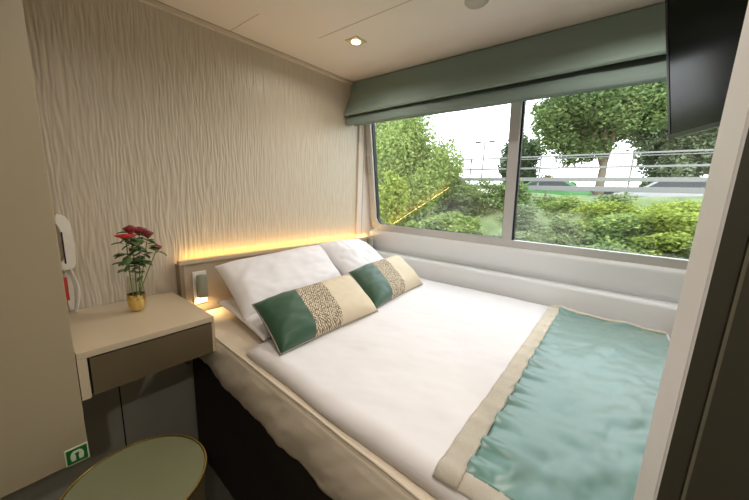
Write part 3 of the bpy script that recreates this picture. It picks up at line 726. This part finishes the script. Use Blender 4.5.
lf_wil = leaf_mat('willow_leaves', (104, 126, 68), (160, 174, 108), 0.45)
lf_mid = leaf_mat('mid_green_leaves', (92, 110, 72), (140, 152, 104), 0.4)
lf_rust = leaf_mat('rusty_leaves', (120, 92, 72), (150, 146, 96), 0.4)
GT = 'trees beyond the railing'
tree('tree', 22, -0.95, 0.97, 2.6, 0.30, (22, 0.15, 6.3), (2.6, 4.1, 3.1), 95, 60000, 0.105, lf_oak, 'large broad green tree with a thick trunk, standing centrally in the right pane', 'tree', GT, 11)
tree('tree', 25, -4.3, 0.97, 2.0, 0.28, (25, -4.9, 6.0), (2.4, 3.6, 4.9), 110, 80000, 0.115, lf_pale, 'pale green tree reaching behind the television in the right pane', 'tree', GT, 12)
tree('tree', 29, -11.5, 0.97, 2.0, 0.28, (29, -12.0, 6.0), (2.8, 4.2, 4.2), 34, 26000, 0.17, lf_dark, 'dark tree at the far right behind the partition edge', 'tree', GT, 13)
tree('tree', 25, 4.35, 0.97, 1.2, 0.2, (25, 4.2, 3.9), (1.4, 1.5, 2.3), 22, 18000, 0.11, lf_dark, 'narrow dark green tree just right of the window mullion', 'tree', GT, 14)
tree('tree', 24, 11.2, 0.97, 1.2, 0.2, (24, 10.4, 2.6), (1.5, 2.4, 1.9), 20, 16000, 0.12, lf_oak, 'low rounded tree behind the railing in the left pane', 'tree', GT, 15)
tree('tree', 17, 12.2, 1.0, 2.5, 0.22, (17, 11.2, 5.6), (2.0, 2.4, 3.6), 26, 24000, 0.12, lf_dark, 'tall darker tree rising behind the willow shrubs on the left', 'tree', GT, 16)
GB = 'small bushes behind the railing'
for i, (x, y, h, ww, mt, lb) in enumerate((
    (26, 2.5, 1.9, 1.3, lf_rust, 'rust tinted bush under the left side of the large tree'),
    (25, 1.2, 1.4, 1.1, lf_mid, 'green bush between the rust tinted bush and the large trunk'),
    (26, -3.6, 2.3, 1.6, lf_mid, 'green bush right of the large tree trunk behind the railing'),
    (26, -7.2, 2.6, 2.0, lf_oak, 'wide green bush below the pale tree behind the railing'),
    (20, 7.4, 1.5, 1.0, lf_oak, 'low bush right of the lamp post behind the railing'))):
    tree('bush', x, y, 0.97, 0.3, 0.05, (x, y, 0.97+h*0.62), (ww*0.8, ww, h*0.66), 14, 8000, 0.09, mt, lb, 'bush', GB, 30+i, fork=False)
# willow-like shrubs close on the left
GW = 'tall shrubs at the left of the window'
tree('shrub', 6.6, 2.4, 0.3, 0.5, 0.05, (6.6, 2.5, 1.85), (0.9, 1.25, 1.7), 50, 60000, 0.036, lf_wil, 'tall fine leaved shrub filling the upper left of the left pane', 'shrub', GW, 41, flat=1.0)
tree('shrub', 7.6, 3.9, 0.5, 0.5, 0.05, (7.6, 4.0, 2.2), (1.0, 1.4, 2.1), 44, 36000, 0.045, lf_mid, 'grey green shrub behind the tall fine leaved one at left', 'shrub', GW, 42, flat=1.0)
tree('shrub', 7.4, 1.75, 0.6, 0.6, 0.04, (7.4, 1.72, 1.9), (0.45, 0.42, 1.1), 20, 5200, 0.036, lf_wil, 'slender wispy shrub standing against the white sky', 'shrub', GW, 43, flat=1.0)
tree('shrub', 3.9, 0.98, -0.5, 0.9, 0.03, (3.9, 1.02, 1.10), (0.28, 0.26, 0.55), 20, 5000, 0.034, lf_yel, 'bright yellow green shrub close to the left window edge', 'shrub', GW, 44, flat=0.8)
# bank bushes
GS = 'bushes growing on the bank'
spots = [
 (7.6, 1.5, 0.98, 0.85, 0.85, lf_mid, 'grey green bush on the bank left of the mullion'),
 (8.2, 0.75, 1.05, 0.7, 0.8, lf_oak, 'green bush on the bank behind the mullion'),
 (6.2, 0.95, 0.42, 0.5, 0.50, lf_wil, 'pale low bush beside the gravel at the left pane bottom'),
 (7.2, 2.9, 0.7, 0.8, 0.7, lf_mid, 'grey green bush below the tall shrubs'),
 (5.4, 1.55, 0.2, 0.5, 0.5, lf_wil, 'low fine leaved bush in the left pane corner'),
 (7.5, -0.15, 0.80, 0.6, 0.80, lf_pale, 'pale grey green bush just right of the mullion'),
 (6.1, -0.30, 0.30, 0.5, 0.5, lf_pale, 'pale low bush at the bottom of the right pane near the mullion'),
 (8.3, -1.0, 1.10, 0.7, 0.72, lf_wil, 'light green bush right of the pale ones'),
 (6.4, -1.05, 0.48, 0.5, 0.62, lf_mid, 'mid green bush low in the middle of the right pane'),
 (7.2, -1.75, 0.95, 0.65, 0.80, lf_yel, 'bright yellow green bush in the middle of the right pane'),
 (5.6, -1.72, 0.25, 0.45, 0.55, lf_mid, 'low green bush in front of the bright middle bush'),
 (8.2, -2.7, 1.12, 0.7, 0.72, lf_yel, 'bright bush reaching up to the railing on the right'),
 (6.6, -2.55, 0.70, 0.55, 0.72, lf_yel, 'yellow green bush with layered leaves on the right'),
 (5.4, -2.35, 0.20, 0.45, 0.55, lf_oak, 'darker green bush at the lower right of the window'),
 (7.4, -3.5, 0.90, 0.7, 0.80, lf_yel, 'bright bush beside the partition edge'),
 (8.7, -1.75, 1.25, 0.7, 0.55, lf_mid, 'mid green bush right under the railing in the middle of the right pane'),
 (8.8, -0.35, 1.20, 0.6, 0.50, lf_oak, 'dark green bush right under the railing beside the mullion'),
 (6.7, -1.95, 0.72, 0.5, 0.55, lf_wil, 'light green bush filling the middle of the right pane'),
 (8.9, -3.9, 1.28, 0.8, 0.50, lf_wil, 'light green bush under the railing at the far right'),
 (8.6, 1.9, 1.15, 0.7, 0.55, lf_wil, 'light green bush under the railing in the left pane'),
 (5.9, -3.1, 0.45, 0.5, 0.65, lf_mid, 'green bush low beside the partition edge'),
]
for i, (x, y, zc, ry, rz_, mt, lb) in enumerate(spots):
    zb = -1.3 + 2.75*min(1, max(0, (x-3.2)/6.0))**0.85
    zc -= (0.36 if x > 7 else 0.12) if y < 0.3 else -0.05
    tree('bush', x, y, zb-0.02, 0.25, 0.025, (x, y, zc), (0.6, ry*1.4, rz_*1.15), 60, 15000, 0.034, mt, lb, 'bush', GS, 60+i, flat=0.25, fork=False, layer=True)

# lamp post
lp = empty('street_lamp', (25, 7.0, 1.42), 'tall twin headed street lamp seen through the left pane', 'street lamp')
m_post = M('grey_post', (84, 84, 84), 0.5)
tube('pole', [(25, 7.0, 1.42), (25, 7.0, 5.75)], 0.055, m_post, lp, seg=10)
tube('arm', [(25, 6.55, 5.72), (25, 7.0, 5.62), (25, 7.45, 5.72)], 0.03, m_post, lp, seg=6)
for y in (6.45, 7.55): box('lamp_head', (24.9, y-0.22, 5.66), (25.1, y+0.22, 5.80), m_post, lp, bev=0.04)

# parked cars, only their upper halves show over the lawn
def car(x, y, rgb, label, nm='car', green=False):
    C_ = empty(nm, (x, y, 0.97), label, nm, 'vehicles parked beyond the railing')
    body = [(-2.1, .25), (2.1, .25), (2.15, .55), (2.0, .80), (1.15, .92), (.55, 1.38), (-.95, 1.42), (-1.75, .98), (-2.12, .85)]
    prism('body', [(y+a, 0.98+b) for a, b in body], 'x', x-.85, x+.85, M('car_paint_'+'%d%d%d' % rgb, rgb, 0.3, coat=0.5), C_, bev=0.05)
    glz = [(1.02, .93), (.50, 1.30), (-.88, 1.33), (-1.52, .96)]
    prism('side_window', [(y+a, 0.98+b) for a, b in glz], 'x', x-.862, x-.842, M('car_glass', (50, 54, 56), 0.3), C_)
    for a in (-1.35, 1.35):
        bm = bmesh.new(); bmesh.ops.create_cone(bm, cap_ends=True, segments=24, radius1=.32, radius2=.32, depth=.2)
        bmesh.ops.transform(bm, matrix=Matrix.Translation((x-.80, y+a, 0.98+.32)) @ Matrix.Rotation(PI/2, 4, 'Y'), verts=bm.verts[:])
        from_bm('wheel', bm, M('tyre', (30, 30, 30), 0.8), C_)
car(18.6, -3.6, (150, 150, 149), 'white parked car right of the large tree trunk')
car(27.0, -1.0, (135, 137, 139), 'silver parked car beside the large tree trunk')
car(19.0, 1.35, (64, 120, 62), 'green parked car left of the large tree trunk')
car(22.0, 8.2, (145, 145, 144), 'white parked car seen in the left pane')
